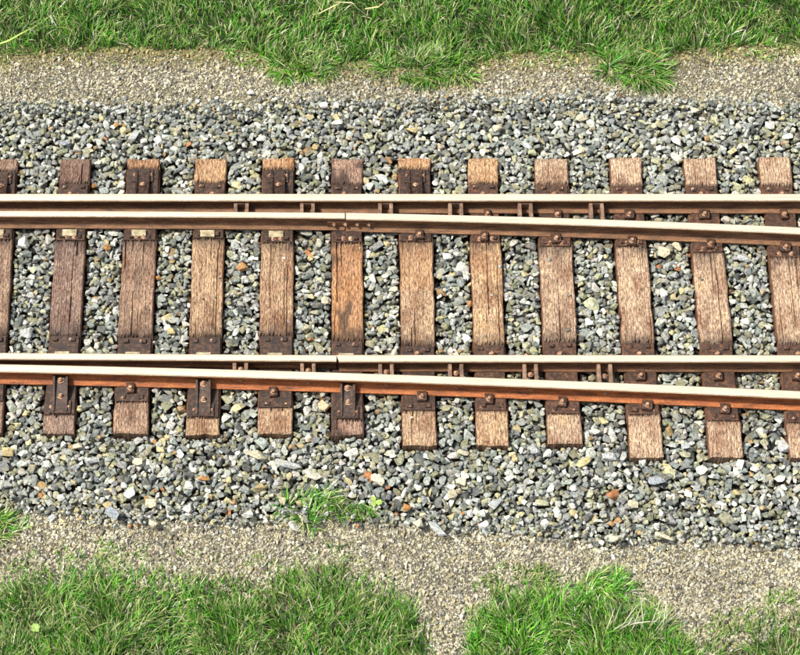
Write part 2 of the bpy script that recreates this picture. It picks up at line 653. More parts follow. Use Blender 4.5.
PAL = [((.185, .20, .20), 30), ((.26, .275, .27), 26), ((.36, .37, .36), 22), ((.10, .107, .107), 18), ((.29, .285, .205), 17), ((.21, .21, .145), 12),
       ((.54, .53, .49), 12), ((.40, .35, .21), 4), ((.30, .20, .10), 1.4), ((.32, .14, .06), .35)]
PW = np.array([w for _, w in PAL]) / sum(w for _, w in PAL)
PC = np.array([c for c, _ in PAL])


def rand_cols(n):
    c = PC[rng.choice(len(PAL), n, p=PW)]
    return np.clip(c * rng.uniform(.7, 1.3, (n, 1)) * rng.uniform(.96, 1.04, (n, 3)) * np.array((1.02, 1.035, .975)), 0, .85)


PLACED = []       # (variant, x, y, z)


def drop(var, i, j, limit=None):
    i0, i1, j0, j1 = i - var.rx, i + var.rx + 1, j - var.ry, j + var.ry + 1
    if i0 < 0 or j0 < 0 or i1 > NXC or j1 > NYC: return False
    if limit is not None and (OBST[i0:i1, j0:j1] & var.mask).any(): return False
    H = HGT[i0:i1, j0:j1]
    z = float((H - var.Lw).max()) - .002
    if limit is not None and z + var.umax > limit: return False
    idx = len(PLACED)
    nz = z + var.U
    hit = nz > H
    HGT[i0:i1, j0:j1] = np.where(hit, nz, H)
    IDM[i0:i1, j0:j1][hit] = idx
    PLACED.append((var, cxs[i], cys[j], z))
    return True


ATT = 80000
CI = rng.integers(0, NXC, (ATT, 6))
CJ = rng.integers(0, NYC, (ATT, 6))
DEF = None
for a in range(ATT):
    ci, cj = CI[a], CJ[a]
    de = TOP[ci, cj] - HGT[ci, cj]
    de[OBST[ci, cj]] = -1
    b = int(de.argmax())
    if de[b] < .038: continue
    drop(VARS[random.randrange(700)], int(ci[b]), int(cj[b]), float(TOP[ci[b], cj[b]]) + .035)

# smaller chips where the bed thins out into the grit
SMALL = []
for i in range(160):
    dsz = random.uniform(.022, .046)
    SMALL.append(variant(random.randrange(48), flat_quat(), (dsz * random.uniform(1, 1.4), dsz, dsz * .7)))
for _ in range(3600):
    x = random.uniform(X_MIN, X_MAX)
    far = random.random() < .6
    off = random.gauss(.03, .06 if far else .045)
    y = float(top_edge(x)) - off if far else float(bot_edge(x)) + off
    i, j = int((x - X_MIN) / CELL), int((y - Y_LO) / CELL)
    if 0 <= i < NXC and 0 <= j < NYC and not OBST[i, j]:
        drop(SMALL[random.randrange(160)], i, j, .03)

# stones that stand out in the photo: x, y, length px, breadth px, turn (deg, 0 = along the track), colour
WHT, CRM, TAN, ORG, GRY, BLU = (.64, .63, .58), (.50, .46, .33), (.40, .32, .16), (.34, .17, .06), (.38, .40, .40), (.27, .30, .33)
FEATURE = [
    (324, 107, 10, 8, 10, WHT), (336, 107, 7, 9, 70, WHT), (337, 124, 13, 9, 0, WHT), (411, 131, 16, 9, -15, TAN), (421, 142, 12, 8, -20, CRM),
    (315, 149, 10, 10, 0, TAN), (389, 163, 11, 4, -55, ORG), (439, 148, 8, 10, 0, (.52, .34, .22)), (497, 131, 9, 12, 80, CRM), (527, 148, 14, 8, -40, GRY),
    (581, 120, 14, 8, 15, CRM), (692, 113, 14, 8, 0, CRM), (787, 139, 13, 9, 5, WHT), (677, 144, 14, 9, -30, WHT), (653, 128, 8, 8, 0, CRM),
    (135, 137, 16, 12, 50, GRY), (65, 145, 16, 10, -10, BLU), (122, 113, 14, 8, 0, GRY), (116, 126, 6, 7, 0, ORG), (425, 182, 8, 8, 0, TAN),
    (25, 245, 14, 15, -50, WHT), (107, 250, 8, 8, 20, ORG), (159, 279, 9, 5, 0, ORG), (171, 333, 9, 8, 0, TAN), (116, 244, 9, 9, 40, WHT),
    (165, 256, 9, 9, 0, GRY), (243, 270, 11, 11, 30, ORG), (27, 335, 16, 13, 20, GRY), (311, 260, 7, 8, 0, TAN), (326, 303, 7, 12, 80, CRM),
    (447, 259, 8, 13, 70, WHT), (471, 304, 8, 7, 0, ORG), (588, 325, 13, 13, 0, WHT), (664, 255, 12, 18, 65, CRM), (677, 248, 13, 10, -20, CRM),
    (662, 295, 12, 11, 0, WHT), (744, 260, 16, 9, -15, GRY), (672, 278, 10, 10, 0, GRY), (745, 323, 12, 9, 0, WHT), (393, 291, 7, 12, 80, CRM),
    (324, 408, 14, 12, -20, (.6, .40, .25)), (488, 405, 12, 13, 40, CRM), (595, 433, 12, 10, 0, WHT), (784, 447, 14, 14, 0, GRY), (793, 424, 8, 10, 0, WHT),
    (255, 456, 9, 26, 70, CRM), (288, 466, 30, 9, -12, GRY), (313, 477, 20, 10, -32, (.5, .5, .4)), (378, 481, 16, 10, -35, CRM), (258, 490, 12, 13, 55, TAN),
    (281, 501, 11, 12, 0, (.5, .46, .3)), (247, 518, 13, 11, 40, WHT), (294, 523, 12, 9, -45, WHT), (408, 508, 11, 10, 0, ORG), (461, 484, 8, 14, 80, CRM),
    (461, 455, 16, 7, -15, CRM), (452, 496, 10, 10, 30, CRM), (535, 452, 14, 14, -30, GRY), (583, 464, 18, 9, 35, (.5, .44, .22)), (574, 489, 9, 8, 0, WHT),
    (515, 459, 7, 8, 0, TAN), (482, 516, 9, 9, 0, WHT), (482, 528, 14, 9, 40, WHT), (544, 527, 10, 10, 60, WHT), (418, 524, 10, 12, 60, CRM),
    (494, 506, 20, 11, 45, GRY), (438, 530, 24, 9, -42, GRY), (609, 460, 16, 11, 0, GRY), (683, 447, 14, 12, 0, GRY), (739, 467, 13, 12, 30, WHT),
    (632, 506, 12, 8, -20, CRM), (736, 494, 9, 7, 0, TAN), (662, 540, 20, 9, -35, CRM), (613, 541, 13, 11, 0, CRM), (614, 553, 8, 7, 0, WHT),
    (612, 524, 6, 6, 0, ORG), (656, 483, 20, 12, 15, BLU), (8, 455, 10, 17, 75, TAN), (61, 498, 10, 9, 0, WHT), (92, 461, 16, 9, 0, GRY),
    (131, 495, 9, 15, 120, WHT), (139, 464, 12, 10, 20, CRM), (152, 505, 14, 12, 20, CRM), (154, 523, 12, 11, 0, CRM), (155, 491, 5, 4, 0, ORG),
    (146, 499, 5, 6, 0, ORG), (188, 487, 12, 12, 0, WHT), (188, 508, 10, 12, 70, WHT), (155, 441, 6, 8, 0, ORG), (79, 449, 8, 13, 100, CRM), (40, 495, 7, 6, 0, ORG),
    (107, 505, 8, 8, -30, TAN), (204, 480, 13, 5, -5, ORG), (113, 516, 16, 11, -40, BLU), (51, 516, 11, 9, 0, GRY), (251, 90, 9, 7, 0, WHT), (3, 70, 11, 4, -15, WHT),
]
nfe = 0
feature_ids = {}
for (px, py, ln, br, turn, c) in FEATURE:
    z0 = -.03
    x, y = P(px, py, z0)
    i, j = int((x - X_MIN) / CELL), int((y - Y_LO) / CELL)
    if not (0 <= i < NXC and 0 <= j < NYC): continue
    a = math.radians(turn)
    lm = ln / 118 / (math.cos(a) ** 2 + .87 * math.sin(a) ** 2) * .98
    bm_ = br / 118 * .92
    qd = Quaternion((0, 0, 1), a) @ Quaternion((1, 0, 0), random.gauss(0, .12))
    var = variant(random.randrange(48), qd, (lm, bm_, min(lm, bm_) * .62))
    before = len(PLACED)
    if drop(var, i, j): feature_ids[before] = c
print("stones", len(PLACED))

cols = rand_cols(len(PLACED))
for k, c in feature_ids.items(): cols[k] = np.array(c) * random.uniform(.85, 1.1)
# rust and brake dust on the stones beside the rails
sx = np.array([p[1] for p in PLACED])
sy = np.array([p[2] for p in PLACED])
dr = np.minimum.reduce([np.abs(sy - f(sx)) for f in (r_stock_far, r_stock_near, lambda q: np.where(q < XJ_FAR, r_blade_far(q), r_clos_far(q)), lambda q: np.where(q < XJ_NEAR, r_blade_near(q), r_clos_near(q)))])
du = (np.exp(-(dr / .16) ** 2) * np.clip(fbm(sx, sy, .25, 77) * 1.8 - .35, 0, 1))[:, None] * .65
cols = cols * (1 - du) + cols * np.array((.62, .47, .34)) * du
# how much of each stone can be seen from above inside the photo
fx0, fx1 = P(0, 300, 0)[0], P(800, 300, 0)[0]
inview = (CX > fx0) & (CX < fx1) & (IDM >= 0)
cnt = np.bincount(IDM[inview], minlength=len(PLACED))
cnt_all = np.bincount(IDM[IDM >= 0], minlength=len(PLACED))
order = list(feature_ids) + [k for k in np.argsort(-cnt) if k not in feature_ids]
single = set(int(k) for k in order[:300])
for k in sorted(single):
    var, x, y, z = PLACED[k]
    o = link("ballast_stone", HULL_ME[var.k], ballast_bed, (x, y, z))
    o.rotation_mode = 'QUATERNION'
    o.rotation_quaternion = var.q
    o.scale = var.s
    o.color = (*cols[k], 1)


def join_stones(name, items, mat, parent=None):
    vv, ff, cc = [], [], []
    base = 0
    for (v, f, pos, c) in items:
        vv.append(v + pos)
        ff.append(f + base)
        cc.append(np.broadcast_to(c, v.shape))
        base += len(v)
    F_ = np.concatenate(ff)
    me = np_mesh(name, np.concatenate(vv), F_.ravel(), np.arange(len(F_)) * 3, np.full(len(F_), 3), mat, np.concatenate(cc))
    return link(name, me, parent)


# loose chips lying on the timbers
chips = []
for s in SLEEPERS:
    for _ in range(random.randint(5, 13)):
        var = SMALL[random.randrange(160)]
        ly = random.uniform(-.48, .48) * s['L']
        if any(min(a, b) - .05 < ly < max(a, b) + .05 for a, b in ((s['plates'][0], s['plates'][1]), (s['plates'][2], s['plates'][3]))): continue
        lx = random.choice((-1, 1)) * s['W'] * random.uniform(.1, .42)
        k_ = random.uniform(.35, .8)
        v_ = var.v * k_
        chips.append((v_, var.f, np.array((s['cx'] + lx - ly * math.sin(s['rz']), s['cy'] + ly, WOODZ - v_[:, 2].min() - .002)), rand_cols(1)[0]))
rest = join_stones("ballast_stones", chips + [(p[0].v, p[0].f, np.array(p[1:]), cols[k]) for k, p in enumerate(PLACED) if k not in single and cnt_all[k] > 0], M_STONE, ballast_bed)
rest["kind"] = "stuff"

# ------------------------------------------------------------------ fine grit strips
GH = [hull_shape(8, .8, 900 + i) for i in range(20)]
GV = []
for i in range(240):
    v, f = GH[i % 20]
    dsz = min(.042, max(.010, random.lognormvariate(math.log(.0155), .36)))
    R = np.array(flat_quat().to_matrix())
    GV.append(((v * np.array((dsz * 1.2, dsz * .95, dsz * .75))) @ R.T, f, dsz))
GPAL = np.array([(.45, .42, .31), (.36, .34, .265), (.53, .485, .36), (.23, .23, .205), (.33, .295, .17), (.53, .51, .43), (.11, .105, .09)])
items = []


def scatter_grit(x, y):
    z = ground_z(x, y)
    damp = .78 + .44 * fbm(x, y, .3, 55)
    for k in range(len(x)):
        v, f, dsz = GV[random.randrange(240)]
        c = GPAL[random.choice((0, 0, 1, 1, 2, 2, 3, 4, 4, 5, 6, 6))] * random.uniform(.8, 1.2) * damp[k]
        dm = y[k] - GT[k]
        if dm > -.22 and random.random() < .75 * (dm + .22) / .2: c = c * np.array((.72, .66, .40))
        items.append((v, f, np.array((x[k], y[k], z[k] + random.uniform(-.1, .45) * dsz)), c))


n = 36000
x = rng.uniform(X_MIN, X_MAX, n)
lo_, hi_ = top_edge(x) - .06, grass_top(x) + .06
y = lo_ + (hi_ - lo_) * rng.random(n)
GT = grass_top(x)
scatter_grit(x, y)
n = 92000
x = rng.uniform(X_MIN, X_MAX, n)
hi_ = bot_edge(x) + .06
lo_ = P(400, 668, GRIT_Z)[1] + 0 * x
y = lo_ + (hi_ - lo_) * rng.random(n)
open_ = np.maximum(np.maximum(pat_left(x), pat_mid(x)), pat_right(x)) < y + .12
x, y = x[open_], y[open_]
n = len(x)
GT = np.full(n, 99.)
GT = y + 9
scatter_grit(x, y)
grit = join_stones("fine_grit", items, M_GRIT)
tag(grit, "pale sandy grit strips between the ballast and the grass", "grit", None, "stuff")


# ------------------------------------------------------------------ sleepers
def timber_mesh(s, seed):
    r = np.random.default_rng(seed)
    L, W = s['L'], s['W']
    nx, ny = 29, 120
    u = np.linspace(-1, 1, nx)
    w = np.linspace(-1, 1, ny)
    U, V = np.meshgrid(u, w, indexing='ij')
    X = U * W / 2
    Y = V * L / 2
    # ragged long edges and sawn ends
    edge = np.interp(np.arange(ny), np.linspace(0, ny - 1, 30), r.normal(0, .0035, 30))
    edge2 = np.interp(np.arange(ny), np.linspace(0, ny - 1, 30), r.normal(0, .0035, 30))
    X = X + np.where(U > 0, U, 0) * edge[None, :] + np.where(U < 0, -U, 0) * edge2[None, :]
    for sgn in (-1, 1):
        e = np.interp(np.arange(nx), np.linspace(0, nx - 1, 6), r.normal(0, .004, 6))
        Y = Y + np.where(V * sgn > .97, sgn * e[:, None] + r.normal(0, .0015, (nx, 1)), 0)
    # adzed seats under the plates
    pl = s['plates']
    jag = r.normal(0, .006, nx)[:, None]
    seat = np.zeros_like(X)
    for (a, b) in ((pl[0], pl[1]), (pl[2], pl[3])):
        hi2, lo2 = max(a, b) + .006, min(a, b) - .006
        seat = np.maximum(seat, smooth((hi2 + jag - Y) / .012 + .5) * smooth((Y - lo2 - jag) / .012 + .5))
    # grain relief: ridges that run along the timber
    gr = np.stack([np.interp(np.arange(ny), np.linspace(0, ny - 1, 16), r.normal(0, 1, 16)) for _ in range(nx)])
    relief = .0022 * gr
    for _ in range(r.integers(3, 8)):
        c = r.integers(2, nx - 2)
        a = r.integers(0, ny - 30)
        relief[c, a:a + r.integers(10, 45)] -= r.uniform(.010, .022)
    Z = WOODZ * (1 - seat) + relief * (1 - seat)
    rim = (np.abs(U) > .99) | (np.abs(V) > .995)
    Z = Z - np.where(rim, .007 + .003 * r.random(X.shape), 0) * (1 - .6 * seat)
    Z = np.where(seat > .5, np.minimum(Z, .0), Z)
    # stain
    st = np.zeros_like(X)
    for (a, b) in ((pl[0], pl[1]), (pl[2], pl[3])):
        hi2, lo2 = max(a, b), min(a, b)
        d = np.maximum(np.maximum(Y - hi2, lo2 - Y), 0)
        mid_ = (hi2 + lo2) / 2
        d = np.where((Y - mid_) * mid_ > 0, d * 5, d)      # the oil runs inwards, the sawn ends stay pale
        st = np.maximum(st, np.exp(-(d / (.02 + .13 * fbm(X * 2 + seed, Y * 0 + seed, .12, seed))) ** 1.2) * (.3 + 1.0 * fbm(X + seed, Y, .07, seed)))
    st = np.clip(st * .95 + .0, 0, .9)
    if abs(s['tone'][0] - .34) < .001 and s['L'] < 2.62: st = np.maximum(st, .75 * smooth((fbm(X + seed, Y * .6, .11, 3) - .5) / .16) * s['soak'])
    st = np.maximum(st, seat * (.45 + .4 * fbm(X - seed, Y, .06, 4)))
    red = np.where(np.abs(U) > .99, .55, 0) + seat * .25
    warm = s['warm'](X, Y / (L / 2))
    top = np.stack([X, Y, Z], -1).reshape(-1, 3)
    tint = np.stack([st, red, np.clip(warm, 0, 1)], -1).reshape(-1, 3)
    faces = grid_faces(nx, ny)
    # skirt
    idx = np.arange(nx * ny).reshape(nx, ny)
    ring = np.concatenate([idx[:, 0], idx[-1, 1:], idx[-2::-1, -1], idx[0, -2:0:-1]])
    bot = top[ring].copy()
    bot[:, 2] = -.16
    bot[:, :2] *= 1.004
    mid = top[ring].copy()
    mid[:, 2] -= .016
    mid[:, 0] *= 1.01
    n0 = len(top)
    k = len(ring)
    nxt = (np.arange(k) + 1) % k
    ends = np.abs(top[ring][:, 1]) > L / 2 - .02
    f1 = np.stack([ring, n0 + np.arange(k), n0 + nxt, ring[nxt]], 1)
    f2 = np.stack([n0 + np.arange(k), n0 + k + np.arange(k), n0 + k + nxt, n0 + nxt], 1)
    V_ = np.concatenate([top, mid, bot])
    tr = np.stack([np.where(ends, .25, .2), np.where(ends, .3, .75), np.zeros(k)], -1)
    T_ = np.concatenate([tint, tr, tr])
    A = np.concatenate([faces, f1, f2])
    me = np_mesh("timber", V_, A.ravel(), np.arange(len(A)) * 4, np.full(len(A), 4), M_WOOD, T_)
    return me


def bolt_mesh(name, r, h, dome, mat):
    bm = bmesh.new()
    rings = []
    prof = [(1.45 * r, 0), (1.45 * r, .12 * h), (r, .16 * h), (r, .82 * h), (.75 * r, h)]
    if dome: prof = [(1.6 * r, 0), (1.6 * r, .12 * h), (r, .16 * h), (r, .6 * h), (.55 * r, .72 * h), (.5 * r, h)]
    for (q, z) in prof:
        rings.append([bm.verts.new((q * math.cos(a * math.pi / 3 + .2), q * math.sin(a * math.pi / 3 + .2), z)) for a in range(6)])
    for a, b in zip(rings, rings[1:]):
        for i in range(6): bm.faces.new((a[i], a[(i + 1) % 6], b[(i + 1) % 6], b[i]))
    bm.faces.new(rings[-1])
    bm.faces.new(rings[0][::-1])
    return finish(bm, name, mat)


BOLT = bolt_mesh("bolt", .019, .034, True, M_BOLT)
SCREW = bolt_mesh("screw", .017, .028, False, M_BOLT)
NUT = bolt_mesh("nut", .015, .022, True, M_BOLT)
STUD = bolt_mesh("stud", .010, .014, False, M_BOLT)


def put_bolt(me, parent, loc, rot=None):
    o = link("bolt", me, parent, loc, rot if rot is not None else (random.gauss(0, .05), random.gauss(0, .05), random.uniform(0, 3)))
    return o


def plate_obj(root, y0, y1, w, mat, zb=0.001, th=.014):
    bm = bmesh.new()
    h = abs(y1 - y0) / 2
    box(bm, -w / 2, w / 2, -h, h, 0, th)
    for yy in (-h + .035, h - .035):
        for xx in (-.07, .07):
            a, b_, c, d = (random.uniform(.012, .022) for _ in range(4))
            box(bm, xx - a, xx + b_, yy - c, yy + d, th + .0004, th + random.uniform(.008, .022))
    me = finish(bm, "chair_plate", mat, .002)
    return link("chair_plate", me, root, (0, (y0 + y1) / 2, zb))


def brace_obj(root, yweb, sgn, ylen, mat):
    """cast bracket that props the stock rail from outside; sgn +1 reaches towards +y"""
    bm = bmesh.new()
    w = .058
    z0 = .0155
    reach = ylen
    prof = [(0, z0), (0, .112), (.05, .108), (reach * .62, .052), (reach, .040), (reach, z0)]
    prof = [(sgn * a, b) for a, b in prof]
    for xa in (-w, w - .016): prism(bm, prof, 'x', xa, xa + .016)
    # web plate lying between the two cheeks
    inner = [(0.0, .080), (.05, .076), (reach * .62, .036), (reach * .95, .028), (reach * .95, .018), (0, .018)]
    prism(bm, [(sgn * a, b) for a, b in inner], 'x', -w + .0165, w - .0165)
    box(bm, -w - .028, w + .028, *sorted((sgn * reach * .66, sgn * (reach + .012))), z0 + .0005, z0 + .014)
    me = finish(bm, "rail_brace", mat)
    o = link("rail_brace", me, root, (0, yweb, 0))
    put_bolt(BOLT, o, (.0, sgn * .045, .074))
    put_bolt(BOLT, o, (.004, sgn * reach * .55, .036))
    for xx in (-w - .012, w + .012): put_bolt(STUD, o, (xx, sgn * reach * .86, z0 + .013))
    return o


def clip_obj(root, y, z, sgn, w=None):
    w = w or random.uniform(.055, .085)
    """jaw that grips the rail foot"""
    bm = bmesh.new()
    prof = [(-.03 * sgn, .020), (-.03 * sgn, .038), (.012 * sgn, .044), (.05 * sgn, .030), (.055 * sgn, .0), (.004 * sgn, .0), (.004 * sgn, .020)]
    prism(bm, prof, 'x', -w / 2, w / 2)
    me = finish(bm, "rail_clip", M_PLATE_RED, .002)
    o = link("rail_clip", me, root, (random.uniform(-.03, .03), y, z), (0, 0, random.gauss(0, .08)))
    put_bolt(SCREW, o, (0, sgn * .02, .038))
    return o


ORD = ["", "cut off by the left edge of the photo", "second from the left edge", "third from the left edge", "fourth from the left edge", "fifth from the left edge",
       "sixth from the left edge, below the rail joint", "seventh from the left edge", "eighth from the left edge", "fifth from the right edge", "fourth from the right edge",
       "third from the right edge", "second from the right edge at the top"]
for i, s in enumerate(SLEEPERS):
    root = empty("railway_sleeper", (s['cx'], s['cy'], 0), s['rz'])
    look = ["brown", "brown", "dark purplish brown", "dark brown", "pinkish brown", "streaky light brown", "orange brown stained", "two-tone tan and brown", "warm tan", "grey tan long",
            "grey tan long", "pinkish tan long", "pinkish tan long", "pinkish tan long"][i]
    where = "just outside the left edge of the photo" if i == 0 else "just outside the right edge of the photo" if i == 13 else \
        ("last one at the right edge" if i == 12 else ORD[i])
    if i == 11: where = "second from the right edge"
    if i == 10: where = "third from the right edge"
    if i == 9: where = "fourth from the right edge"
    tag(root, f"{look} wooden sleeper, {where}", "sleeper", "wooden sleepers under the turnout")
    o = link("timber", timber_mesh(s, 40 + i), root)
    o.color = (*s['tone'], 1)
    cx, cy = s['cx'], s['cy']
    blade = i <= 6
    yf = float(r_stock_far(cx)) - cy
    yi = float((r_blade_far if cx < XJ_FAR else r_clos_far)(cx)) - cy
    yn = float((r_blade_near if cx < XJ_NEAR else r_clos_near)(cx)) - cy
    ys = float(r_stock_near(cx)) - cy
    p0, p1, p2, p3 = s['plates']
    w = s['W'] - .018
    mat = M_PLATE if i <= 7 else M_PLATE_RED
    # far rails
    fp = plate_obj(root, p1, p0, w, mat)
    if 'T' in s['brace']:
        brace_obj(root, yf + .0085, 1, (p0 - yf) - .025, mat)
    else:
        clip_obj(root, yf + .076, .0155, 1)
        put_bolt(STUD, fp, (-.08, (p0 - p1) / 2 - .03, .014))
        put_bolt(STUD, fp, (.08, (p0 - p1) / 2 - .035, .014))
    # near rails
    npl = plate_obj(root, p3, p2, w, mat)
    if 'B' in s['brace']:
        brace_obj(root, ys - .0085, -1, (ys - p3) - .025, mat)
    else:
        clip_obj(root, ys - .076, .0155, -1)
        put_bolt(STUD, npl, (-.075, -(p2 - p3) / 2 + .03, .014))
        put_bolt(STUD, npl, (.082, -(p2 - p3) / 2 + .028, .014))
    if blade:
        # slide tables under the moving rails
        for (yy, sg) in ((yi - .10, -1), (yn + .085, 1))[(1 if i == 6 else 0):]:
            bm = bmesh.new()
            box(bm, -.06, .06, -.032, .032, 0, .020)
            t = link("slide_table", finish(bm, "slide_table", M_SLIDE, .004), root, (-.01, yy, .0155))
        put_bolt(NUT, fp, (-.035, -(p0 - p1) / 2 + .035, .014))
        put_bolt(NUT, fp, (.03, -(p0 - p1) / 2 + .032, .014))
        put_bolt(STUD, npl, (.05, (p2 - p3) / 2 - .03, .014))
    else:
        clip_obj(root, yi - .076, .0155, -1)
        clip_obj(root, yn + .076, .0155, 1)
        put_bolt(NUT, fp, (-.05, -(p0 - p1) / 2 + .03, .014))
        put_bolt(NUT, fp, (.055, -(p0 - p1) / 2 + .035, .014))
    if i >= 8:
        clip_obj(root, yf - .076, .0155, -1)
        if yn - ys > .25 : clip_obj(root, yn - .076, .0155, -1)


# ------------------------------------------------------------------ rails
def rail_profile(head, foot_n, foot_s):
    """(y, z, on running face) loop, counter-clockwise seen along +x"""
    h = head / 2
    pts = [(-foot_s, 0), (foot_n, 0), (foot_n, .011), (.022, .026), (.0085, .040), (.0085, .103), (h - .006, .116), (h, .120), (h, .143), (h - .007, .1495),
           (0, .1512), (-h + .007, .1495), (-h, .143), (-h, .120), (-h + .006, .116), (-.0085, .103), (-.0085, .040), (-.022, .026), (-foot_s, .011)]
    return pts


def make_rail(name, fy, x0, x1, head, foot_n, foot_s, rust, label, cut=0.0):
    prof = rail_profile(head, foot_n, foot_s)
    n = max(2, int((x1 - x0) / .1))
    xs = np.linspace(x0, x1, n)
    xm, ym = (x0 + x1) / 2, float(fy((x0 + x1) / 2))
    k = len(prof)
    V_ = []
    for a, x in enumerate(xs):
        for (py, pz) in prof:
            sh = cut * py if a == 0 else 0
            V_.append((x + sh - xm, float(fy(x)) + py - ym, .015 + pz))
    V_ = np.array(V_)
    Fq, mi = [], []
    for a in range(n - 1):
        for b in range(k):
            c = (b + 1) % k
            Fq.append((a * k + b, (a + 1) * k + b, (a + 1) * k + c, a * k + c))
            mi.append(1 if b in (9, 10) else 2 if b in (8, 11) else 0)
    Fq = np.array(Fq)[:, ::-1]
    loops = np.concatenate([Fq.ravel(), np.arange(k)[::-1], (n - 1) * k + np.arange(k)])
    starts = np.concatenate([np.arange(len(Fq)) * 4, [len(Fq) * 4, len(Fq) * 4 + k]])
    tot = np.concatenate([np.full(len(Fq), 4), [k, k]])
    me = np_mesh(name, V_, loops, starts, tot, rust)
    me.materials.append(M_POLISH)
    me.materials.append(M_MARGIN)
    me.polygons.foreach_set("material_index", np.array(mi + [0, 0], dtype=np.int32))
    bm = bmesh.new()
    bm.from_mesh(me)
    bmesh.ops.recalc_face_normals(bm, faces=bm.faces[:])
    bm.to_mesh(me)
    bm.free()
    o = link(name, me, None, (xm, ym, 0))
    tag(o, label, "rail", "rails of the turnout")
    return o


RX0, RX1 = -6.0, 7.2
GAP = .005
far_stock = make_rail("stock_rail", r_stock_far, RX0, RX1, .072, .068, .068, M_RUST_BROWN, "topmost straight rail with a bright worn head, nearest the upper grass")
far_blade = make_rail("switch_rail", r_blade_far, RX0, XJ_FAR - GAP, .058, .028, .055, M_RUST_BROWN, "thin brown switch rail left of the joint, just below the topmost rail")
far_clos = make_rail("closure_rail", r_clos_far, XJ_FAR + GAP, RX1, .068, .050, .064, M_RUST_BROWN, "brown closure rail right of the joint, curving down from the topmost rail")
near_blade = make_rail("switch_rail", r_blade_near, RX0, XJ_NEAR - GAP, .060, .055, .020, M_RUST_BROWN, "switch rail left of the joint, just above the orange bottom rail", .0)
near_clos = make_rail("closure_rail", r_clos_near, XJ_NEAR + GAP, RX1, .066, .064, .045, M_RUST_BROWN, "straight closure rail right of the joint, just above the orange bottom rail", -.35)
near_stock = make_rail("stock_rail", r_stock_near, RX0, RX1, .072, .045, .068, M_RUST_ORANGE, "bottommost curved rail with bright orange rusty side, nearest the lower grass")


def spacer(parent, x, ya, yb, wide, north_bar, south_bar):
    """cast distance block bolted between two rails"""
    bm = bmesh.new()
    y0, y1 = min(ya, yb) + .009, max(ya, yb) - .009
    h = wide / 2
    z0, z1 = .052, .128
    t = .030
    box(bm, -h, -h + t, y0, y1, z0, z1)
    box(bm, h - t, h, y0, y1, z0, z1)
    if north_bar: box(bm, -h + t + .0002, h - t - .0002, y1 - .03, y1, z0, z1 - .004)
    if south_bar: box(bm, -h + t + .0002, h - t - .0002, y0, y0 + .03, z0, z1 - .006)
    for v in bm.verts: v.co.y -= (y0 + y1) / 2
    me = finish(bm, "spacer_block", M_BLOCK, .003)
    o = link("spacer_block", me, parent, (x - parent.location.x, (y0 + y1) / 2 - parent.location.y, 0))
    return o


for px in (241.5, 307.5, 385.5, 455.5, 525, 596):
    x = P(px, 205, .1)[0]
    fn = r_blade_far if x < XJ_FAR else r_clos_far
    spacer(far_stock, x, float(r_stock_far(x)), float(fn(x)), .122, True, random.random() < .5)
for px in (240.5, 308, 386, 455.5, 530, 604):
    x = P(px, 365, .1)[0]
    fn = r_blade_near if x < XJ_NEAR else r_clos_near
    o = spacer(near_stock, x, float(fn(x)), float(r_stock_near(x)), .122, False, True)
    # nut on the outside of the orange rail's web
    put_bolt(NUT, o, (0, float(r_stock_near(x)) - .0085 - (o.location.y + near_stock.location.y), .085), (math.pi / 2, 0, .3))
    put_bolt(NUT, o, (0, .0, .098))


def fishplate(parent, fy, xj, sgn, length, shift):
    bm = bmesh.new()
    prof = [(sgn * .009, .040), (sgn * .024, .036), (sgn * .028, .055), (sgn * .026, .098), (sgn * .016, .114), (sgn * .009, .112)]
    prism(bm, [(a, b + .008) for a, b in prof], 'x', -length / 2, length / 2)
    me = finish(bm, "fishplate", M_RUST_BROWN, .0)
    xc = xj + shift
    o = link("fishplate", me, parent, (xc - parent.location.x, float(fy(xc)) - parent.location.y, 0))
    for k in (-.30, -.1, .1, .30):
        put_bolt(NUT, o, (k * length * 1.2, sgn * .027, .082), (-sgn * math.pi / 2, 0, .2))
    return o


fishplate(far_clos, lambda x: r_clos_far(x) if x > XJ_FAR else r_blade_far(x), XJ_FAR, -1, .40, .05)
fishplate(near_clos, lambda x: r_clos_near(x), XJ_NEAR, 1, .40, .04)

# ------------------------------------------------------------------ grass
GCOL = np.array([(.058, .245, .012), (.105, .34, .018), (.022, .092, .008), (.18, .36, .035), (.30, .39, .09), (.54, .51, .27), (.66, .63, .47)])
GW = np.array([.25, .21, .25, .11, .07, .065, .045])


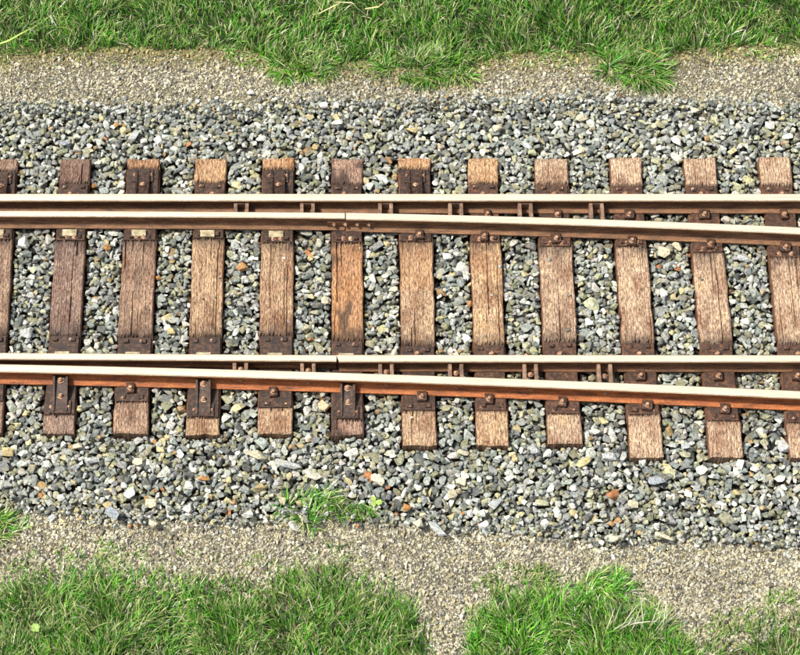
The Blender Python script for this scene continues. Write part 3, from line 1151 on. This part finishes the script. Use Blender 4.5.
def blades(x, y, h, lean_dir, lean, width, pale=1.0, bright=1.0, zoff=None):
    n = len(x)
    z = ground_z(x, y) - .01 if zoff is None else zoff
    ax = np.cos(lean_dir)
    ay = np.sin(lean_dir)
    tw = lean_dir + np.pi / 2 + rng.normal(0, .6, n)
    wx, wy = np.cos(tw), np.sin(tw)
    t = np.array([0, .38, .74, 1.0])
    wd = np.array([.8, 1.0, .7, 0])
    V_ = np.zeros((n, 7, 3))
    k = 0
    for a in range(4):
        # bends over more towards the tip
        ang = lean * (.35 + .9 * t[a])
        r_ = h * t[a]
        hx = r_ * np.sin(np.minimum(ang, 1.9))
        hz = r_ * np.cos(np.minimum(ang, 1.9))
        c = np.stack([x + ax * hx, y + ay * hx, z + np.maximum(hz, .008)], -1)
        if a < 3:
            o = np.stack([wx, wy, 0 * wx], -1) * (width * wd[a] / 2)[:, None]
            V_[:, k] = c - o
            V_[:, k + 1] = c + o
            k += 2
        else:
            V_[:, k] = c
    w_ = GW.copy()
    w_[4:] *= pale
    w_ /= w_.sum()
    c = GCOL[rng.choice(len(GCOL), n, p=w_)] * rng.uniform(.55, 1.4, (n, 1)) * bright * (.45 + 1.05 * fbm(x, y, .16, 91))[:, None]
    C = np.repeat(c[:, None, :], 7, 1)
    tip = rng.random(n) < .35 * pale
    C[tip, 6] = np.array((.50, .46, .24))
    C[tip, 4:6] = C[tip, 4:6] * .5 + np.array((.36, .38, .15)) * .5
    return V_.reshape(-1, 3), C.reshape(-1, 3)


def grass_object(name, parts):
    V_ = np.concatenate([p[0] for p in parts])
    C = np.clip(np.concatenate([p[1] for p in parts]), 0, .8)
    n = len(V_) // 7
    b = np.arange(n) * 7
    quads = np.stack([b, b + 1, b + 3, b + 2, b + 2, b + 3, b + 5, b + 4, b + 4, b + 5, b + 6], 1)
    st = (np.arange(n) * 11)[:, None] + np.array([0, 4, 8])
    tt = np.tile([4, 4, 3], n)
    me = np_mesh(name, V_, quads.ravel(), st.ravel(), tt, M_GRASS, C)
    return link(name, me)


def field(x, y, n_h, mean_dir, spread, lean0, lean1, h0, h1, seed, w0=.0045, w1=.0105, **kw):
    """blades whose height and lean drift from clump to clump"""
    a = mean_dir + (fbm(x, y, .22, seed) - .5) * spread * 2 + rng.normal(0, .8, len(x))
    cl = fbm(x, y, .28, seed + 4)
    h = (h0 + (h1 - h0) * np.clip((cl - .25) * 2, 0, 1)) * rng.uniform(.6, 1.2, len(x))
    ln = rng.uniform(lean0, lean1, len(x)) + .5 * np.abs(fbm(x, y, .15, seed + 9) - .5)
    return blades(x, y, h, a, ln, rng.uniform(w0, w1, len(x)), **kw)


# far verge
N = 44000
x = rng.uniform(X_MIN - .3, X_MAX + .4, N)
y = grass_top(x) + .03 + rng.random(N) ** 1.15 * 1.5 + .07 * (fbm(x, y[:1].mean(), .12, 31) - .5)
keep = fbm(x, y, .11, 41) > .24
x, y = x[keep], y[keep]
parts = [field(x, y, 0, 1.7, 2.6, .05, 1.0, .08, .19, 60)]
N = 5000      # short sparse fringe
x = rng.uniform(X_MIN, X_MAX, N)
y = grass_top(x) + .05 - rng.random(N) ** 2 * .16
keep = fbm(x, y, .12, 43) > .45
parts.append(field(x[keep], y[keep], 0, -1.4, 1.5, .4, 1.3, .04, .10, 61, pale=2.0))
g = grass_object("grass_verge", parts)
tag(g, "dense green grass verge along the top of the photo", "grass", None, "stuff")

# near verge, in patches with bare grit between
Y_NEAR = P(400, 655, GRIT_Z)[1] - 1.1
for (fn, N, xa, xb, nm, lb, seed, kw) in (
        (pat_left, 36000, X_MIN - .2, P(450, 650, GRIT_Z)[0], "grass_patch", "broad green grass patch filling the bottom left corner", 70, {}),
        (pat_mid, 19000, P(450, 650, GRIT_Z)[0], P(720, 650, GRIT_Z)[0], "grass_patch", "bright green grass patch right of the bottom centre", 80, dict(bright=1.2, pale=.7)),
        (pat_right, 12000, P(670, 650, GRIT_Z)[0], X_MAX + .3, "grass_patch", "thin yellowish grass patch in the bottom right corner", 90, dict(pale=1.6))):
    x = rng.uniform(xa, xb, N * 2)
    y = rng.uniform(Y_NEAR, P(400, 560, GRIT_Z)[1], N * 2)
    d = fn(x) - y + .12 * (fbm(x, y, .15, seed + 2) - .5)
    keep = (d > 0) & (rng.random(len(x)) < .25 + 3.5 * d) & (fbm(x, y, .11, seed + 3) > .24)
    x, y = x[keep][:N], y[keep][:N]
    parts = [field(x, y, 0, 1.7, 2.2, .1, 1.0, .09, .23, seed, **kw)]
    # thin outliers creeping into the grit
    xo = rng.uniform(xa, xb, 2600)
    yo = fn(xo) + rng.random(2600) ** 1.6 * .22
    k2 = (fbm(xo, yo, .1, seed + 5) > .5) & (yo < P(400, 540, GRIT_Z)[1]) & (yo > Y_NEAR)
    parts.append(field(xo[k2], yo[k2], 0, 1.6, 1.5, .3, 1.2, .04, .11, seed + 6, pale=2.2))
    g = grass_object(nm, parts)
    tag(g, lb, "grass", None, "stuff")


def tuft(px, py, rx, ry, n, h0, h1, label, zlev=-.1, seed=0, zoff=None, name="grass_tuft", **kw):
    cx, cy = P(px, py, zlev)
    a = rng.uniform(0, 2 * np.pi, n)
    q = np.sqrt(rng.random(n))
    rx, ry = rx / 118, ry / 118 / .87
    rim = .55 + .9 * vnoise(np.cos(a) * 1.3 + px, np.sin(a) * 1.3 + py, .8, 7)
    x = cx + rx * q * np.cos(a) * rim
    y = cy + ry * q * np.sin(a) * rim
    keep = fbm(x, y, .07, int(px)) > .42
    x, y, a, q = x[keep], y[keep], a[keep], q[keep]
    n = len(x)
    # several small crowns, each with its own lean
    out = np.arctan2((y - cy) / ry, (x - cx) / rx) * .5 + (fbm(x, y, .13, int(px) + 3) - .5) * 9 + rng.normal(0, .6, n)
    ln = .2 + .6 * q + rng.uniform(-.1, .6, n)
    h = rng.uniform(h0, h1, n) * (.5 + fbm(x, y, .1, int(py)))
    z = None if zoff is None else np.full(n, zoff)
    v, c = blades(x, y, h, out, ln, rng.uniform(.0045, .010, n), zoff=z, **kw)
    org = np.array((cx, cy, float(ground_z(cx, cy)) if zoff is None else zoff))
    o = grass_object(name, [(v - org, c)])
    o.location = org
    tag(o, label, "grass tuft", "grass tufts in the grit")
    return o


tuft(308, 70, 34, 14, 1500, .08, .16, "loose grass tuft hanging off the upper verge above the rail joint")
tuft(432, 68, 44, 16, 2200, .09, .17, "wide dense grass tuft at the verge edge, above the seventh sleeper")
tuft(632, 70, 34, 18, 2000, .10, .20, "round grass tuft standing out from the upper verge on the right")
tuft(334, 511, 42, 15, 950, .07, .16, "small grass tuft growing at the lower edge of the ballast", zoff=-.075)
tuft(2, 528, 20, 14, 500, .08, .16, "short grass tuft at the left edge below the ballast", pale=1.5)
tuft(618, 555, 3, 3, 14, .04, .08, "tiny green sprout in the grit below the ballast, right of centre")
tuft(101, 572, 6, 10, 160, .12, .2, "bright upright grass tuft topping the bottom left patch", bright=1.3, pale=.4)
tuft(600, 588, 20, 10, 700, .10, .18, "bright yellow-green grass tuft topping the bottom centre patch", bright=1.35, pale=.7)


# a few long dry blades and broad-leaved weeds
def long_blade(pts, width, c, label, name="long_grass_blade"):
    bm = bmesh.new()
    prev = None
    n = len(pts)
    for k, (px, py, z) in enumerate(pts):
        x, y = P(px, py, z)
        w = width * (1 - .9 * abs(2 * k / (n - 1) - .8) ** 2 * .6) / 2
        a = bm.verts.new((x, y + w, z))
        b = bm.verts.new((x + .002, y - w, z + .002))
        m_ = bm.verts.new((x, y, z - .003))
        if prev:
            bm.faces.new((prev[0], a, m_, prev[2]))
            bm.faces.new((prev[2], m_, b, prev[1]))
        prev = (a, b, m_)
    me = bpy.data.meshes.new(name)
    bm.to_mesh(me)
    bm.free()
    ca = me.color_attributes.new("tint", 'FLOAT_COLOR', 'POINT')
    ca.data.foreach_set("color", np.tile(np.array([*c, 1], np.float32), len(me.vertices)))
    me.materials.append(M_GRASS)
    o = link(name, me)
    tag(o, label, "grass blade", "long single grass blades")
    return o


long_blade([(-4, 45, .06), (8, 41, .10), (22, 33, .12), (38, 25, .10)], .022, (.40, .50, .12), "long pale yellow-green grass blade at the top left corner")
long_blade([(318, 14, .12), (334, 6, .15), (342, 2, .16)], .016, (.62, .56, .30), "straw blade slanting up in the upper verge above the joint")
long_blade([(365, 9, .14), (378, 7, .16), (386, 1, .14)], .018, (.62, .52, .24), "bent straw blade at the top edge of the photo")
long_blade([(336, 2, .15), (352, 3, .16), (358, 9, .14)], .013, (.66, .60, .36), "short straw blade crossing the top edge beside the bent one")
long_blade([(640, 48, .10), (655, 54, .09), (668, 62, .04), (674, 66, -.02)], .012, (.46, .34, .10), "brown dry blade arching right out of the round tuft")
parts = []
for k in range(26):
    bx_ = 608 + k * 2.4 + random.uniform(-2, 2)
    x0_, y0_ = P(bx_, 630 + random.uniform(-3, 4), -.05)
    v, c = blades(np.array([x0_]), np.array([y0_]), np.array([random.uniform(.14, .3)]), np.array([.9 + random.gauss(0, .45)]), np.array([random.uniform(.5, 1.1)]), np.array([.007]), zoff=np.array([-.04]))
    parts.append((v, np.tile(np.array((.56, .54, .40)) * random.uniform(.6, 1.1), (7, 1))))
g = grass_object("dry_grass_tuft", parts)
tag(g, "fan of pale bleached dry blades over the bottom centre patch", "dry grass")


def weed(px, py, z, n, size, c, label):
    cx, cy = P(px, py, z)
    root = empty("broadleaf_weed", (cx, cy, float(ground_z(cx, cy))))
    tag(root, label, "weed", "broad-leaved weeds")
    zz = z - root.location.z
    for k in range(n):
        a = 2 * math.pi * k / n + random.uniform(-.3, .3)
        L = size * random.uniform(.8, 1.15)
        bm = bmesh.new()
        rows = []
        for t, w in ((0, .05), (.3, .32), (.6, .42), (.85, .25), (1, .02)):
            hz = zz + L * random.uniform(.1, .3) * math.sin(t * 2.4)
            rows.append([bm.verts.new((math.cos(a) * L * t - math.sin(a) * u * w * L, math.sin(a) * L * t + math.cos(a) * u * w * L, hz + abs(u) * .04 * L)) for u in (-1, 0, 1)])
        for p_, q_ in zip(rows, rows[1:]):
            for u in (0, 1): bm.faces.new((p_[u], p_[u + 1], q_[u + 1], q_[u]))
        me = bpy.data.meshes.new("leaf")
        bm.to_mesh(me)
        bm.free()
        ca = me.color_attributes.new("tint", 'FLOAT_COLOR', 'POINT')
        ca.data.foreach_set("color", np.tile(np.array([*c, 1], np.float32), len(me.vertices)))
        me.materials.append(M_GRASS)
        me.polygons.foreach_set("use_smooth", np.ones(len(me.polygons), bool))
        link("leaf", me, root)
    return root


weed(35, 628, .09, 7, .042, (.30, .44, .11), "pale green broad-leaved weed in the bottom left grass patch")
weed(375, 502, -.02, 3, .055, (.34, .46, .10), "small yellow-green leafy weed at the right end of the ballast tuft")
